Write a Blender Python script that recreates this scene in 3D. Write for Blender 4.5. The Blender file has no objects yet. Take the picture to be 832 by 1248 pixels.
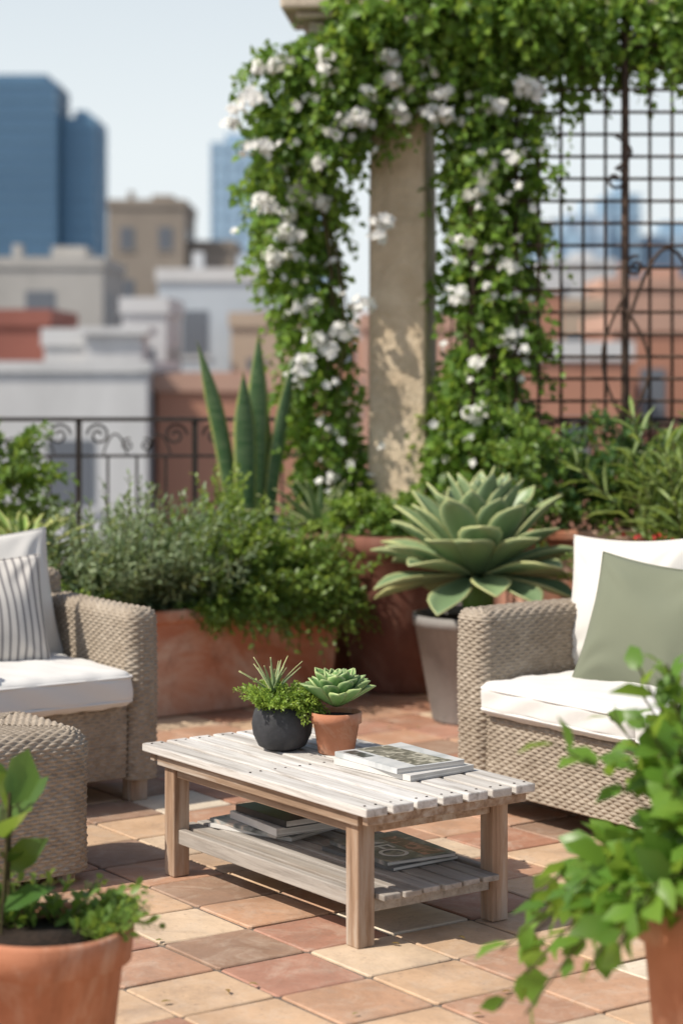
import bpy, bmesh, math, random
import numpy as np
from mathutils import Vector, Matrix
rng=np.random.default_rng(7); random.seed(7)
SC=bpy.context.scene
COL=SC.collection
ANG=math.atan2(.58,.815)
# ---------------------------------------------------------------- helpers
def nrm(a):
    a=np.asarray(a,float); return a/np.maximum(np.linalg.norm(a,axis=-1,keepdims=True),1e-9)
def mesh(name,V,F,mats=None,parent=None,smooth=True,mi=None,attr=None):
    me=bpy.data.meshes.new(name)
    V=V.tolist() if isinstance(V,np.ndarray) else V
    F=F.tolist() if isinstance(F,np.ndarray) else F
    me.from_pydata(V,[],F)
    if mats:
        for m in (mats if isinstance(mats,list) else [mats]): me.materials.append(m)
    if smooth: me.polygons.foreach_set('use_smooth',[True]*len(me.polygons))
    if mi is not None: me.polygons.foreach_set('material_index',list(mi))
    if attr is not None:
        a=me.attributes.new('e','FLOAT','POINT'); a.data.foreach_set('value',list(map(float,attr)))
    me.update()
    ob=bpy.data.objects.new(name,me); COL.objects.link(ob)
    if parent: ob.parent=parent
    return ob
def empty(name,loc=(0,0,0),rz=0.0,parent=None):
    e=bpy.data.objects.new(name,None); COL.objects.link(e); e.location=loc; e.rotation_euler=(0,0,rz)
    e.empty_display_size=.1
    if parent: e.parent=parent
    return e
class Geo:
    def __init__(s): s.V=[];s.F=[];s.n=0;s.M=[];s.A=[]
    def add(s,V,F,m=0,a=None):
        V=np.asarray(V,float).reshape(-1,3); s.V.append(V)
        for f in F: s.F.append([int(i)+s.n for i in f])
        s.M+= [m]*len(F); s.A+= (list(a) if a is not None else [0]*len(V)); s.n+=len(V)
    def box(s,x0,x1,y0,y1,z0,z1,m=0):
        V=[(x0,y0,z0),(x1,y0,z0),(x1,y1,z0),(x0,y1,z0),(x0,y0,z1),(x1,y0,z1),(x1,y1,z1),(x0,y1,z1)]
        s.add(V,[(0,3,2,1),(4,5,6,7),(0,1,5,4),(1,2,6,5),(2,3,7,6),(3,0,4,7)],m)
    def obj(s,name,mats,parent=None,smooth=True,attr=False):
        return mesh(name,np.concatenate(s.V),s.F,mats,parent,smooth,s.M,s.A if attr else None)
def bevel(ob,w=.004,seg=2):
    m=ob.modifiers.new('b','BEVEL'); m.width=w; m.segments=seg; m.limit_method='ANGLE'; m.angle_limit=.6
    return ob
def tube(P,r,seg=6,closed=False):
    P=np.asarray(P,float); n=len(P)
    r=np.broadcast_to(r,(n,))
    if closed: T=np.roll(P,-1,0)-np.roll(P,1,0)
    else: T=np.gradient(P,axis=0)
    T=nrm(T); N=np.zeros_like(P)
    a=np.array([0,0,1.]) if abs(T[0][2])<.9 else np.array([1.,0,0])
    for i in range(n):
        a=a-T[i]*np.dot(a,T[i]); a=a/max(np.linalg.norm(a),1e-9); N[i]=a
    B=np.cross(T,N); th=np.arange(seg)/seg*2*math.pi
    V=P[:,None]+r[:,None,None]*(np.cos(th)[None,:,None]*N[:,None]+np.sin(th)[None,:,None]*B[:,None])
    F=[]
    for i in range(n if closed else n-1):
        j=(i+1)%n
        for k in range(seg):
            l=(k+1)%seg; F.append((i*seg+k,i*seg+l,j*seg+l,j*seg+k))
    if not closed:
        F.append(tuple(range(seg))[::-1]); F.append(tuple((n-1)*seg+k for k in range(seg)))
    return V.reshape(-1,3),F
def lathe(prof,seg=56,c=(0,0,0),wob=0.0):
    n=len(prof); th=np.arange(seg)/seg*2*math.pi
    V=np.array([[(c[0]+r*math.cos(t)*(1+wob*math.sin(2*t+1)),c[1]+r*math.sin(t),c[2]+z) for t in th] for r,z in prof]).reshape(-1,3)
    F=[(i*seg+k,i*seg+(k+1)%seg,(i+1)*seg+(k+1)%seg,(i+1)*seg+k) for i in range(n-1) for k in range(seg)]
    F.append(tuple(range(seg))[::-1])
    F.append(tuple((n-1)*seg+k for k in range(seg)))
    return V,F
# ---------------------------------------------------------------- materials
def base(name,rough=.6,spec=.4):
    m=bpy.data.materials.new(name); m.use_nodes=True; nt=m.node_tree
    b=nt.nodes['Principled BSDF']; b.inputs['Roughness'].default_value=rough
    b.inputs['Specular IOR Level'].default_value=spec
    return m,nt,b
def ramp(nt,src,stops,interp='LINEAR'):
    r=nt.nodes.new('ShaderNodeValToRGB'); r.color_ramp.interpolation=interp
    el=r.color_ramp.elements
    while len(el)<len(stops): el.new(.5)
    for e,(p,c) in zip(el,stops): e.position=p; e.color=(*c,1)
    nt.links.new(src,r.inputs[0]); return r.outputs[0]
def noise(nt,scale,detail=5,rough=.6,mp=None,dist=0):
    tc=nt.nodes.new('ShaderNodeTexCoord'); n=nt.nodes.new('ShaderNodeTexNoise')
    n.inputs['Scale'].default_value=scale; n.inputs['Detail'].default_value=detail; n.inputs['Roughness'].default_value=rough
    n.inputs['Distortion'].default_value=dist
    if mp:
        q=nt.nodes.new('ShaderNodeMapping'); q.inputs['Scale'].default_value=mp
        nt.links.new(tc.outputs['Object'],q.inputs[0]); nt.links.new(q.outputs[0],n.inputs['Vector'])
    else: nt.links.new(tc.outputs['Object'],n.inputs['Vector'])
    return n.outputs['Fac']
def mix(nt,fac,a,b,mode='MIX'):
    m=nt.nodes.new('ShaderNodeMix'); m.data_type='RGBA'; m.blend_type=mode
    for s,v in ((m.inputs[0],fac),(m.inputs[6],a),(m.inputs[7],b)):
        if isinstance(v,(int,float)): s.default_value=v
        elif isinstance(v,tuple): s.default_value=(*v,1)
        else: nt.links.new(v,s)
    return m.outputs[2]
def bump(nt,b,h,strength=.3,dist=.01):
    n=nt.nodes.new('ShaderNodeBump'); n.inputs['Strength'].default_value=strength; n.inputs['Distance'].default_value=dist
    nt.links.new(h,n.inputs['Height']); nt.links.new(n.outputs[0],b.inputs['Normal'])
def simple(name,c1,c2,scale=8,rough=.7,bs=.25,bsc=60,bd=.004,mp=None,spec=.3,detail=6,lo=.3,hi=.7,stain=None):
    m,nt,b=base(name,rough,spec)
    c=ramp(nt,noise(nt,scale,detail,.65,mp),[(lo,c1),(hi,c2)])
    if stain: c=mix(nt,ramp(nt,noise(nt,scale*.7,8,.75,(1,1,.4),.6),[(.50,(0,0,0)),(.68,(.8,.8,.8))]),c,stain)
    nt.links.new(c,b.inputs['Base Color'])
    if bs: bump(nt,b,noise(nt,bsc,4,.6,mp),bs,bd)
    return m
def island(nt): return nt.nodes.new('ShaderNodeNewGeometry').outputs['Random Per Island']
def leafmat(name,cols,trans=.35,rough=.42,tcol=(.46,.58,.07)):
    m,nt,b=base(name,rough,.4)
    n=len(cols); c=ramp(nt,island(nt),[(i/(n-1),k) for i,k in enumerate(cols)])
    c=mix(nt,.35,c,ramp(nt,noise(nt,3.5,3),[(.3,cols[0]),(.7,cols[-1])]))
    nt.links.new(c,b.inputs['Base Color'])
    t=nt.nodes.new('ShaderNodeBsdfTranslucent'); nt.links.new(mix(nt,.5,c,tcol),t.inputs[0])
    s=nt.nodes.new('ShaderNodeMixShader'); s.inputs[0].default_value=trans
    nt.links.new(b.outputs[0],s.inputs[1]); nt.links.new(t.outputs[0],s.inputs[2])
    nt.links.new(s.outputs[0],nt.nodes['Material Output'].inputs[0])
    return m
def blademat(name,cin,cmid,cedge,p1=.75,p2=.92,rough=.4,trans=.15,band=False):
    m,nt,b=base(name,rough,.4)
    a=nt.nodes.new('ShaderNodeAttribute'); a.attribute_name='e'
    c=ramp(nt,a.outputs['Fac'],[(0,cin),(p1,cmid),(p2,cedge)])
    if band:
        c=mix(nt,ramp(nt,noise(nt,7,4,.6,(1,1,7),.6),[(.42,(0,0,0)),(.58,(.6,.6,.6))]),c,(.13,.20,.10))
    v=ramp(nt,island(nt),[(0,(.72,.76,.72)),(1,(1.15,1.12,1))]); c=mix(nt,1.0,c,v,'MULTIPLY')
    nt.links.new(c,b.inputs['Base Color'])
    t=nt.nodes.new('ShaderNodeBsdfTranslucent'); nt.links.new(c,t.inputs[0])
    s=nt.nodes.new('ShaderNodeMixShader'); s.inputs[0].default_value=trans
    nt.links.new(b.outputs[0],s.inputs[1]); nt.links.new(t.outputs[0],s.inputs[2])
    nt.links.new(s.outputs[0],nt.nodes['Material Output'].inputs[0])
    bump(nt,b,noise(nt,40,3,.5),.1,.004)
    return m
def terracotta(name,c1,c2,stain,scale=5,amt=.75,lo=.48,hi=.70):
    m,nt,b=base(name,.8,.2)
    c=ramp(nt,noise(nt,scale,7,.65),[(.3,c1),(.7,c2)])
    c=mix(nt,ramp(nt,noise(nt,scale*.6,8,.72,None,.7),[(lo,(0,0,0)),(hi,(amt,amt,amt))]),c,stain)
    c=mix(nt,ramp(nt,noise(nt,scale*1.3,8,.75,(1,1,.5),.8),[(.54,(0,0,0)),(.72,(.5,.5,.5))]),c,tuple(x*.45 for x in c1))
    nt.links.new(c,b.inputs['Base Color']); bump(nt,b,noise(nt,90,5,.6),.3,.003); return m
def woodmat(name,c1,c2,c3,mp=(38,2.2,38),patch=None):
    m,nt,b=base(name,.75,.25)
    g=noise(nt,1.0,8,.68,mp,.4)
    c=ramp(nt,g,[(.28,c1),(.5,c2),(.72,c3)])
    iv=ramp(nt,island(nt),[(0,(.8,.78,.75)),(1,(1.08,1.08,1.08))]); c=mix(nt,1.0,c,iv,'MULTIPLY')
    if patch: c=mix(nt,ramp(nt,noise(nt,1.0,7,.7,tuple(x*.5 for x in mp)),[(.5,(0,0,0)),(.68,(.85,.85,.85))]),c,patch)
    nt.links.new(c,b.inputs['Base Color']); bump(nt,b,g,.5,.003); return m
M={}
M['slat']=woodmat('whitewashed_wood',(.25,.215,.185),(.60,.58,.555),(.80,.79,.77),patch=(.40,.36,.315))
M['shelf']=woodmat('grey_wood',(.19,.17,.15),(.38,.35,.32),(.52,.49,.45),patch=(.26,.215,.175))
M['leg']=woodmat('weathered_brown_wood',(.17,.105,.065),(.35,.235,.16),(.47,.37,.29),(30,30,2.5),patch=(.46,.40,.34))
M['apron']=woodmat('apron_wood',(.17,.115,.075),(.34,.24,.17),(.47,.40,.33),patch=(.50,.455,.40))
M['terra']=terracotta('terracotta',(.38,.15,.08),(.52,.235,.14),(.60,.43,.33),5,.8,.47,.66)
M['terra2']=terracotta('old_terracotta',(.40,.15,.085),(.54,.24,.14),(.62,.46,.36),3.4,.85,.44,.63)
M['terrab']=terracotta('brown_terracotta',(.13,.055,.040),(.22,.090,.060),(.30,.19,.145),3.4,.7,.46,.66)
M['greypot']=simple('grey_fibre_clay',(.18,.17,.16),(.27,.255,.24),5,.75,.3,70,stain=(.33,.31,.29))
M['darkpot']=simple('charcoal_ceramic',(.025,.026,.029),(.055,.055,.06),14,.6,.35,45,.006)
M['soil']=simple('soil',(.012,.008,.006),(.05,.032,.022),60,.95,.9,90,.02)
M['iron']=simple('wrought_iron',(.018,.016,.015),(.045,.035,.03),20,.55,.1,60)
M['rust']=simple('rusted_iron',(.035,.023,.018),(.085,.050,.033),14,.7,.2,60)
M['stone']=simple('limestone',(.50,.385,.26),(.68,.56,.41),6,.85,.9,22,.02,stain=(.42,.33,.23))
M['trim']=simple('stone_trim',(.42,.35,.27),(.58,.50,.40),4,.85,.4,40,.01,stain=(.30,.25,.19))
M['stem']=simple('stem',(.06,.05,.025),(.12,.10,.04),10,.8,.2,60)
M['vine']=leafmat('vine_leaf',[(.045,.11,.018),(.09,.20,.028),(.16,.31,.04),(.27,.42,.065)],.45)
M['bush']=leafmat('shrub_leaf',[(.065,.14,.024),(.13,.235,.042),(.23,.34,.065)],.38)
M['bright']=leafmat('bright_leaf',[(.12,.23,.03),(.21,.33,.045),(.35,.46,.085)],.42)
M['sage']=leafmat('sage_leaf',[(.12,.19,.09),(.21,.29,.155),(.33,.40,.245)],.32)
M['dark']=leafmat('dark_leaf',[(.025,.07,.022),(.05,.125,.038),(.09,.18,.05)],.3)
M['lance']=leafmat('narrow_leaf',[(.13,.21,.06),(.22,.32,.09),(.34,.42,.15)],.35)
M['big']=leafmat('broad_leaf',[(.05,.14,.018),(.11,.25,.03),(.22,.39,.06)],.45,.35)
M['bigd']=leafmat('dark_broad_leaf',[(.03,.085,.018),(.06,.15,.028),(.15,.27,.05)],.35,.35)
m,nt,b=base('petal',.6,.3); b.inputs['Base Color'].default_value=(.84,.83,.80,1)
t=nt.nodes.new('ShaderNodeBsdfTranslucent'); t.inputs[0].default_value=(.8,.8,.76,1); s=nt.nodes.new('ShaderNodeMixShader'); s.inputs[0].default_value=.35
nt.links.new(b.outputs[0],s.inputs[1]); nt.links.new(t.outputs[0],s.inputs[2]); nt.links.new(s.outputs[0],nt.nodes['Material Output'].inputs[0]); M['petal']=m
M['red']=simple('red_petal',(.35,.02,.02),(.5,.05,.04),20,.5,0)
M['agave']=blademat('agave_leaf',(.21,.31,.165),(.25,.345,.195),(.50,.53,.27),.84,.99)
M['agave2']=blademat('bright_agave_leaf',(.16,.29,.06),(.24,.36,.09),(.55,.56,.22),.6,.9)
M['eche']=blademat('echeveria_leaf',(.13,.28,.09),(.20,.36,.14),(.40,.50,.24),.70,.98)
M['snake']=blademat('snake_plant_leaf',(.045,.11,.045),(.06,.13,.05),(.34,.38,.12),.74,.8,band=True)
def fabric(name,c,c2=None,rough=.9):
    m,nt,b=base(name,rough,.15)
    col=ramp(nt,noise(nt,3,4),[(.3,c),(.7,c2 or tuple(x*.93 for x in c))]); nt.links.new(col,b.inputs['Base Color'])
    b.inputs['Sheen Weight'].default_value=.1
    bump(nt,b,noise(nt,350,2,.5),.3,.001); return m
M['cush']=fabric('white_canvas',(.70,.685,.66)); M['white']=fabric('white_linen',(.64,.62,.585)); M['green']=fabric('sage_linen',(.175,.19,.135))
m,nt,b=base('striped_linen',.9,.1); tc=nt.nodes.new('ShaderNodeTexCoord'); w=nt.nodes.new('ShaderNodeTexWave'); w.inputs['Scale'].default_value=11; w.wave_profile='SIN'
nt.links.new(tc.outputs['Object'],w.inputs[0]); nt.links.new(ramp(nt,w.outputs['Fac'],[(.62,(.60,.57,.53)),(.8,(.27,.255,.25))]),b.inputs['Base Color']); M['stripe']=m
# wicker
m,nt,b=base('wicker',.65,.3)
c=ramp(nt,noise(nt,34,5,.75),[(.25,(.14,.11,.08)),(.5,(.31,.255,.195)),(.78,(.50,.435,.355))])
c=mix(nt,.35,c,ramp(nt,noise(nt,5,3),[(.3,(.22,.17,.125)),(.7,(.42,.365,.30))]))
nt.links.new(c,b.inputs['Base Color']); bump(nt,b,noise(nt,200,3,.6),.3,.002); M['wicker']=m
# tiles
m,nt,b=base('terracotta_tile',.6,.35)
c=ramp(nt,island(nt),[(0,(.40,.205,.135)),(.12,(.58,.41,.27)),(.24,(.46,.27,.18)),(.36,(.34,.22,.155)),(.48,(.63,.49,.35)),(.60,(.50,.29,.19)),(.70,(.43,.23,.165)),(.80,(.58,.40,.26)),(.90,(.74,.65,.52)),(.95,(.51,.31,.20)),(1,(.37,.23,.165))],'CONSTANT')
c=mix(nt,1.0,c,ramp(nt,noise(nt,3.3,7,.7),[(.3,(.74,.71,.68)),(.7,(1.10,1.08,1.06))]),'MULTIPLY')
c=mix(nt,ramp(nt,noise(nt,9,8,.75,None,.8),[(.48,(0,0,0)),(.74,(.55,.55,.55))]),c,(.58,.48,.38))
c=mix(nt,ramp(nt,noise(nt,2.1,8,.78,None,1.),[(.50,(0,0,0)),(.74,(.65,.65,.65))]),c,(.25,.18,.14))
c=mix(nt,ramp(nt,noise(nt,46,5,.7),[(.58,(0,0,0)),(.70,(.55,.55,.55))]),c,(.23,.155,.12))
nt.links.new(c,b.inputs['Base Color'])
nt.links.new(ramp(nt,noise(nt,12,5),[(.3,(.40,.40,.40)),(.7,(.75,.75,.75))]),b.inputs['Roughness'])
bump(nt,b,noise(nt,24,7,.65),.5,.005); M['tile']=m
M['grout']=simple('grout',(.10,.08,.065),(.20,.165,.135),30,.95,.5,90)
# ---------------------------------------------------------------- foliage
TPL_OVAL=np.array([(0,0,0),(.22,.34,.05),(.6,.40,.06),(1,0,-.12),(.6,-.40,.06),(.22,-.34,.05),(.25,0,0),(.62,0,.0)])
TPL_HEART=np.array([(0.08,0,0),(.02,.42,.05),(.48,.46,.07),(1,0,-.14),(.48,-.46,.07),(.02,-.42,.05),(.25,0,0),(.6,0,.0)])
TF=np.array([(0,6,1),(6,2,1),(6,7,2),(7,3,2),(0,5,6),(6,5,4),(6,4,7),(7,4,3)])
def leaves(P,D,N,L,W,tpl=TPL_OVAL):
    D=nrm(D); N=nrm(N-D*np.sum(N*D,-1,keepdims=True)); S=np.cross(D,N)
    n=len(P); L=np.broadcast_to(L,(n,)); W=np.broadcast_to(W,(n,))
    V=P[:,None]+D[:,None]*(tpl[None,:,0:1]*L[:,None,None])+S[:,None]*(tpl[None,:,1:2]*W[:,None,None])+N[:,None]*(tpl[None,:,2:3]*L[:,None,None])
    F=(TF[None]+(np.arange(n)*len(tpl))[:,None,None]).reshape(-1,3)
    return V.reshape(-1,3),F
def sprigs(B,D,L,nl,lL,lW,ang=55,grav=.5,tpl=TPL_OVAL,updir=.6,rnd=.35,stem=.0015,taper=.35):
    n=len(B); D=nrm(D); L=np.broadcast_to(L,(n,))
    k=np.arange(nl); t=(k+.6)/nl
    g=np.array([0,0,-1.])
    s=L[:,None]*t[None]
    P=B[:,None]+D[:,None]*s[...,None]+g*(grav*s**2/np.maximum(L[:,None],1e-3))[...,None]
    T=nrm(D[:,None]+g*(2*grav*t[None,:,None]))
    T=np.broadcast_to(T,P.shape)
    a=nrm(np.cross(T,np.array([.31,.22,.9]))); bb=np.cross(T,a)
    ph=k[None]*2.4+rng.uniform(0,6.28,(n,1))
    A=np.radians(ang)*(1-.35*t[None])[...,None]*rng.uniform(.8,1.25,(n,nl,1))
    per=a*np.cos(ph)[...,None]+bb*np.sin(ph)[...,None]
    LD=T*np.cos(A)+per*np.sin(A)+g*.12*grav
    LN=T*.5+np.array([0,-.12,updir])+rng.normal(0,rnd,P.shape)
    sc=rng.uniform(.7,1.2,(n,nl))*(1-taper*t[None])
    V,F=leaves(P.reshape(-1,3),LD.reshape(-1,3),LN.reshape(-1,3),(lL*sc).ravel(),(lW*sc).ravel(),tpl)
    m=4; tt=np.linspace(0,1,m); q=L[:,None]*tt[None]
    SP=B[:,None]+D[:,None]*q[...,None]+g*(grav*q**2/np.maximum(L[:,None],1e-3))[...,None]
    off=np.array([(1,0,0),(-.5,.87,0),(-.5,-.87,0)])*stem
    SV=(SP[:,:,None]+off[None,None]).reshape(-1,3)
    SF=[]
    for i in range(m-1):
        for c_ in range(3):
            d_=(c_+1)%3; SF.append((i*3+c_,i*3+d_,(i+1)*3+d_,(i+1)*3+c_))
    SF=(np.array(SF)[None]+(np.arange(n)*m*3)[:,None,None]).reshape(-1,4)
    return (V,F),(SV,SF)
def foliage(name,parts,leafm,parent=None):
    V=[];F=[];MI=[];o=0
    for (a,fa),(s_,fs) in parts:
        V.append(a);F+= (fa+o).tolist();MI+=[0]*len(fa);o+=len(a)
        V.append(s_);F+= (fs+o).tolist();MI+=[1]*len(fs);o+=len(s_)
    return mesh(name,np.concatenate(V),F,[leafm,M['stem']],parent,True,MI)
def blob(c,r,n,L,nl,lL,lW,up=.5,grav=.4,inner=.35,**k):
    d=nrm(rng.normal(0,1,(n,3))); rad=rng.uniform(inner,1,(n,1))**.7
    r=np.array(r); B=np.array(c)+d*rad*r*.85
    D=nrm(d/r*r.mean()+np.array([0,0,up])+rng.normal(0,.3,(n,3)))
    return sprigs(B,D,L*rng.uniform(.7,1.3,n),nl,lL,lW,grav=grav,**k)
def blade(base_,az,el,L,W,curve=.5,cup=.25,nseg=10,na=6,wp=None,lean=0.0):
    wp=wp or (lambda t:(np.sin(np.pi*min(1,t*.9+.08)**.85))**.8*(1 if t<.98 else .3))
    dl=L/nseg; p=np.array([0.,0.]); e=el; pts=[p.copy()]; es=[e]
    for i in range(nseg):
        p=p+dl*np.array([math.cos(e),math.sin(e)]); e+=curve/nseg; pts.append(p.copy()); es.append(e)
    V=[];A=[]
    ca,sa=math.cos(az),math.sin(az)
    for i,(q,e) in enumerate(zip(pts,es)):
        t=i/nseg; w=W*.5*(wp(t)) if i<nseg else .0008
        for j in range(na+1):
            s=j/na*2-1; x=q[0]; z=q[1]
            h=cup*w*(s*s)
            x2=x-math.sin(e)*h; z2=z+math.cos(e)*h; y=s*w
            V.append((base_[0]+ca*x2-sa*y+lean*L*t**1.6,base_[1]+sa*x2+ca*y,base_[2]+z2-abs(lean)*.25*L*t*t)); A.append(max(abs(s),t**6))
    F=[(i*(na+1)+j,i*(na+1)+j+1,(i+1)*(na+1)+j+1,(i+1)*(na+1)+j) for i in range(nseg) for j in range(na)]
    return V,F,A
def rosette(name,c,n,L,W,el0=1.4,el1=.15,curve=-.5,mat=None,parent=None,cup=.5,wp=None,jit=.1,solid=.004,lmin=.45,r0=.02,ex=.8):
    g=Geo()
    for i in range(n):
        f=i/(n-1); az=i*2.39996+rng.normal(0,.06)
        el=el0+(el1-el0)*f**ex+rng.normal(0,jit); ll=L*(lmin+(1-lmin)*min(1,f*1.6))*rng.uniform(.9,1.08)
        b=(c[0]+math.cos(az)*r0*f,c[1]+math.sin(az)*r0*f,c[2]-.05*L*f)
        V,F,A=blade(b,az,el,ll,W*(.6+.4*min(1,f*1.8))*rng.uniform(.9,1.1),curve*rng.uniform(.5,1.4),cup,wp=wp)
        g.add(V,F,0,A)
    ob=g.obj(name,[mat],parent,True,True)
    s=ob.modifiers.new('s','SOLIDIFY'); s.thickness=solid; s.offset=0
    return ob
# ---------------------------------------------------------------- world/sun/camera
w=bpy.data.worlds.new("World"); SC.world=w; w.use_nodes=True
nt=w.node_tree; bg=nt.nodes['Background']; sky=nt.nodes.new('ShaderNodeTexSky'); sky.sky_type='NISHITA'; sky.sun_disc=False
SD=np.array([-.84,-.38]); SD=SD/np.linalg.norm(SD); EL=math.radians(48)
sky.sun_elevation=EL; sky.sun_rotation=math.atan2(SD[0],SD[1]); sky.dust_density=2.2; sky.air_density=1.0; sky.ozone_density=1.2
tc=nt.nodes.new('ShaderNodeTexCoord'); sx=nt.nodes.new('ShaderNodeSeparateXYZ'); nt.links.new(tc.outputs['Generated'],sx.inputs[0])
hz=ramp(nt,sx.outputs[2],[(0,(.95,.95,.95)),(.10,(.88,.88,.88)),(.18,(.70,.70,.70)),(.32,(.16,.16,.16)),(1,(.0,.0,.0))])
hc=mix(nt,1.0,(7.5,8.0,8.2),(1,1,1),'MULTIPLY')
nt.links.new(mix(nt,hz,sky.outputs[0],hc),bg.inputs[0]); bg.inputs[1].default_value=.12
sl=bpy.data.lights.new('sun','SUN'); sl.energy=5.0; sl.angle=math.radians(.5); sl.color=(1,.93,.82)
so=bpy.data.objects.new('sun',sl); COL.objects.link(so)
d=Vector((-SD[0]*math.cos(EL),-SD[1]*math.cos(EL),-math.sin(EL))); so.rotation_euler=d.to_track_quat('-Z','Y').to_euler(); so.location=(-4,0,8)
cam=bpy.data.cameras.new('camera'); co=bpy.data.objects.new('camera',cam); COL.objects.link(co); SC.camera=co
co.location=(0,0,1.5); co.rotation_euler=(math.radians(90),0,0)
cam.sensor_fit='HORIZONTAL'; cam.sensor_width=24; cam.lens=73.5; cam.shift_y=-.221; cam.clip_end=6000; cam.clip_start=.05
cam.dof.use_dof=True; cam.dof.focus_distance=5.75; cam.dof.aperture_fstop=2.1
SC.view_settings.view_transform='Standard'; SC.view_settings.look='None'; SC.view_settings.exposure=0
# ---------------------------------------------------------------- terrace floor
g=Geo(); g.box(-5,5,-1,10.85,-.35,-.006)
g.obj('terrace_slab',[M['grout']],None,False)
ts=.268; gap=.0085; V=[];F=[];n=0
ca,sa=math.cos(ANG),math.sin(ANG)
for i in range(-45,46):
    for j in range(-45,60):
        lx=(i+.5)*ts+.06; ly=(j+.5)*ts+.09
        X=lx*ca-ly*sa; Y=lx*sa+ly*ca
        if abs(X)>4.7 or Y<-.8 or Y>10.6: continue
        h=ts/2-gap/2-rng.uniform(0,.001); dz=rng.normal(0,.0010); tx,ty=rng.normal(0,.005,2); rr=rng.normal(0,.007)
        c0,s0=math.cos(ANG+rr),math.sin(ANG+rr); q=.006
        for (hh,z) in ((h,-.012),(h,-.003),(h-.0035,0)):
            for (ox,oy) in ((-hh,-hh+q),(-hh+q,-hh),(hh-q,-hh),(hh,-hh+q),(hh,hh-q),(hh-q,hh),(-hh+q,hh),(-hh,hh-q)):
                V.append((X+ox*c0-oy*s0,Y+ox*s0+oy*c0,z+dz+tx*ox+ty*oy if z>-.01 else z))
        for r_ in range(2):
            for k in range(8): F.append((n+r_*8+k,n+r_*8+(k+1)%8,n+(r_+1)*8+(k+1)%8,n+(r_+1)*8+k))
        F.append(tuple(n+16+k for k in range(8))); n+=24
mesh('terrace_floor_tiles',V,F,M['tile'],None,False)
M['dry']=leafmat('dry_leaf',[(.25,.13,.04),(.33,.22,.08),(.20,.22,.06)],.2)
nn=90; B=np.stack([rng.uniform(-1.6,1.6,nn),rng.uniform(4.6,9,nn),np.full(nn,.004)],1)
a=rng.uniform(0,6.28,nn); V,F=leaves(B,np.stack([np.cos(a),np.sin(a),np.full(nn,.05)],1),np.tile([0,0,1.],(nn,1)),rng.uniform(.010,.030,nn),rng.uniform(.005,.016,nn))
mesh('fallen_leaves',V+np.array([0,0,.003]),F,M['dry'])
# ---------------------------------------------------------------- coffee table
T=empty('coffee_table',(-.035,5.86,0),ANG)
g=Geo(); W_=.56; Lh=.56; ns=7; sw=(W_-.014*(ns-1))/ns
for i in range(ns):
    x=-W_/2+i*(sw+.014); e=rng.uniform(-.004,.004)
    g.box(x,x+sw,-Lh+e,Lh+e,.352,.376+rng.uniform(-.0008,.0008))
bevel(g.obj('top_slats',[M['slat']],T,False),.004)
g=Geo(); lx,ly=.222,.455
for s1 in(-1,1):
    for s2 in(-1,1): g.box(s1*lx-.027,s1*lx+.027,s2*ly-.027,s2*ly+.027,0,.350)
bevel(g.obj('legs',[M['leg']],T,False),.004)
g=Geo()
for s1 in(-1,1): g.box(s1*(lx+.006)-.011,s1*(lx+.006)+.011,-ly+.0275,ly-.0275,.290,.3495)
for s2 in(-1,1): g.box(-lx+.0275,lx-.0275,s2*(ly+.006)-.011,s2*(ly+.006)+.011,.290,.3495)
for s2 in (-.53,.53,0): g.box(-.262,.262,s2-.012,s2+.012,.326,.3505)
for s1 in(-1,1): g.box(s1*(lx+.034)-.007,s1*(lx+.034)+.007,-.5,.5,.318,.3505)
bevel(g.obj('apron',[M['apron']],T,False),.003)
g=Geo()
for i in range(6):
    x=-.190+i*.0655; g.box(x,x+.055,-.515+rng.uniform(-.004,.004),.505,.120,.136)
for s1 in(-1,1): g.box(s1*lx-.012,s1*lx+.012,-ly+.0275,ly-.0275,.096,.138)
for s2 in(-1,1): g.box(-lx+.0275,lx-.0275,s2*(ly+.002)-.012,s2*(ly+.002)+.012,.085,.1195)
bevel(g.obj('lower_shelf',[M['shelf']],T,False),.003)
g=Geo()
for i in range(ns):
    for yy in(-.53,.53,0):
        for dx in(.25,.75):
            V,F=lathe([(.0035,0),(.0035,.0012)],8,(-W_/2+i*(sw+.014)+sw*dx,yy,.3765)); g.add(V,F)
g.obj('screws',[M['rust']],T)
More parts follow.
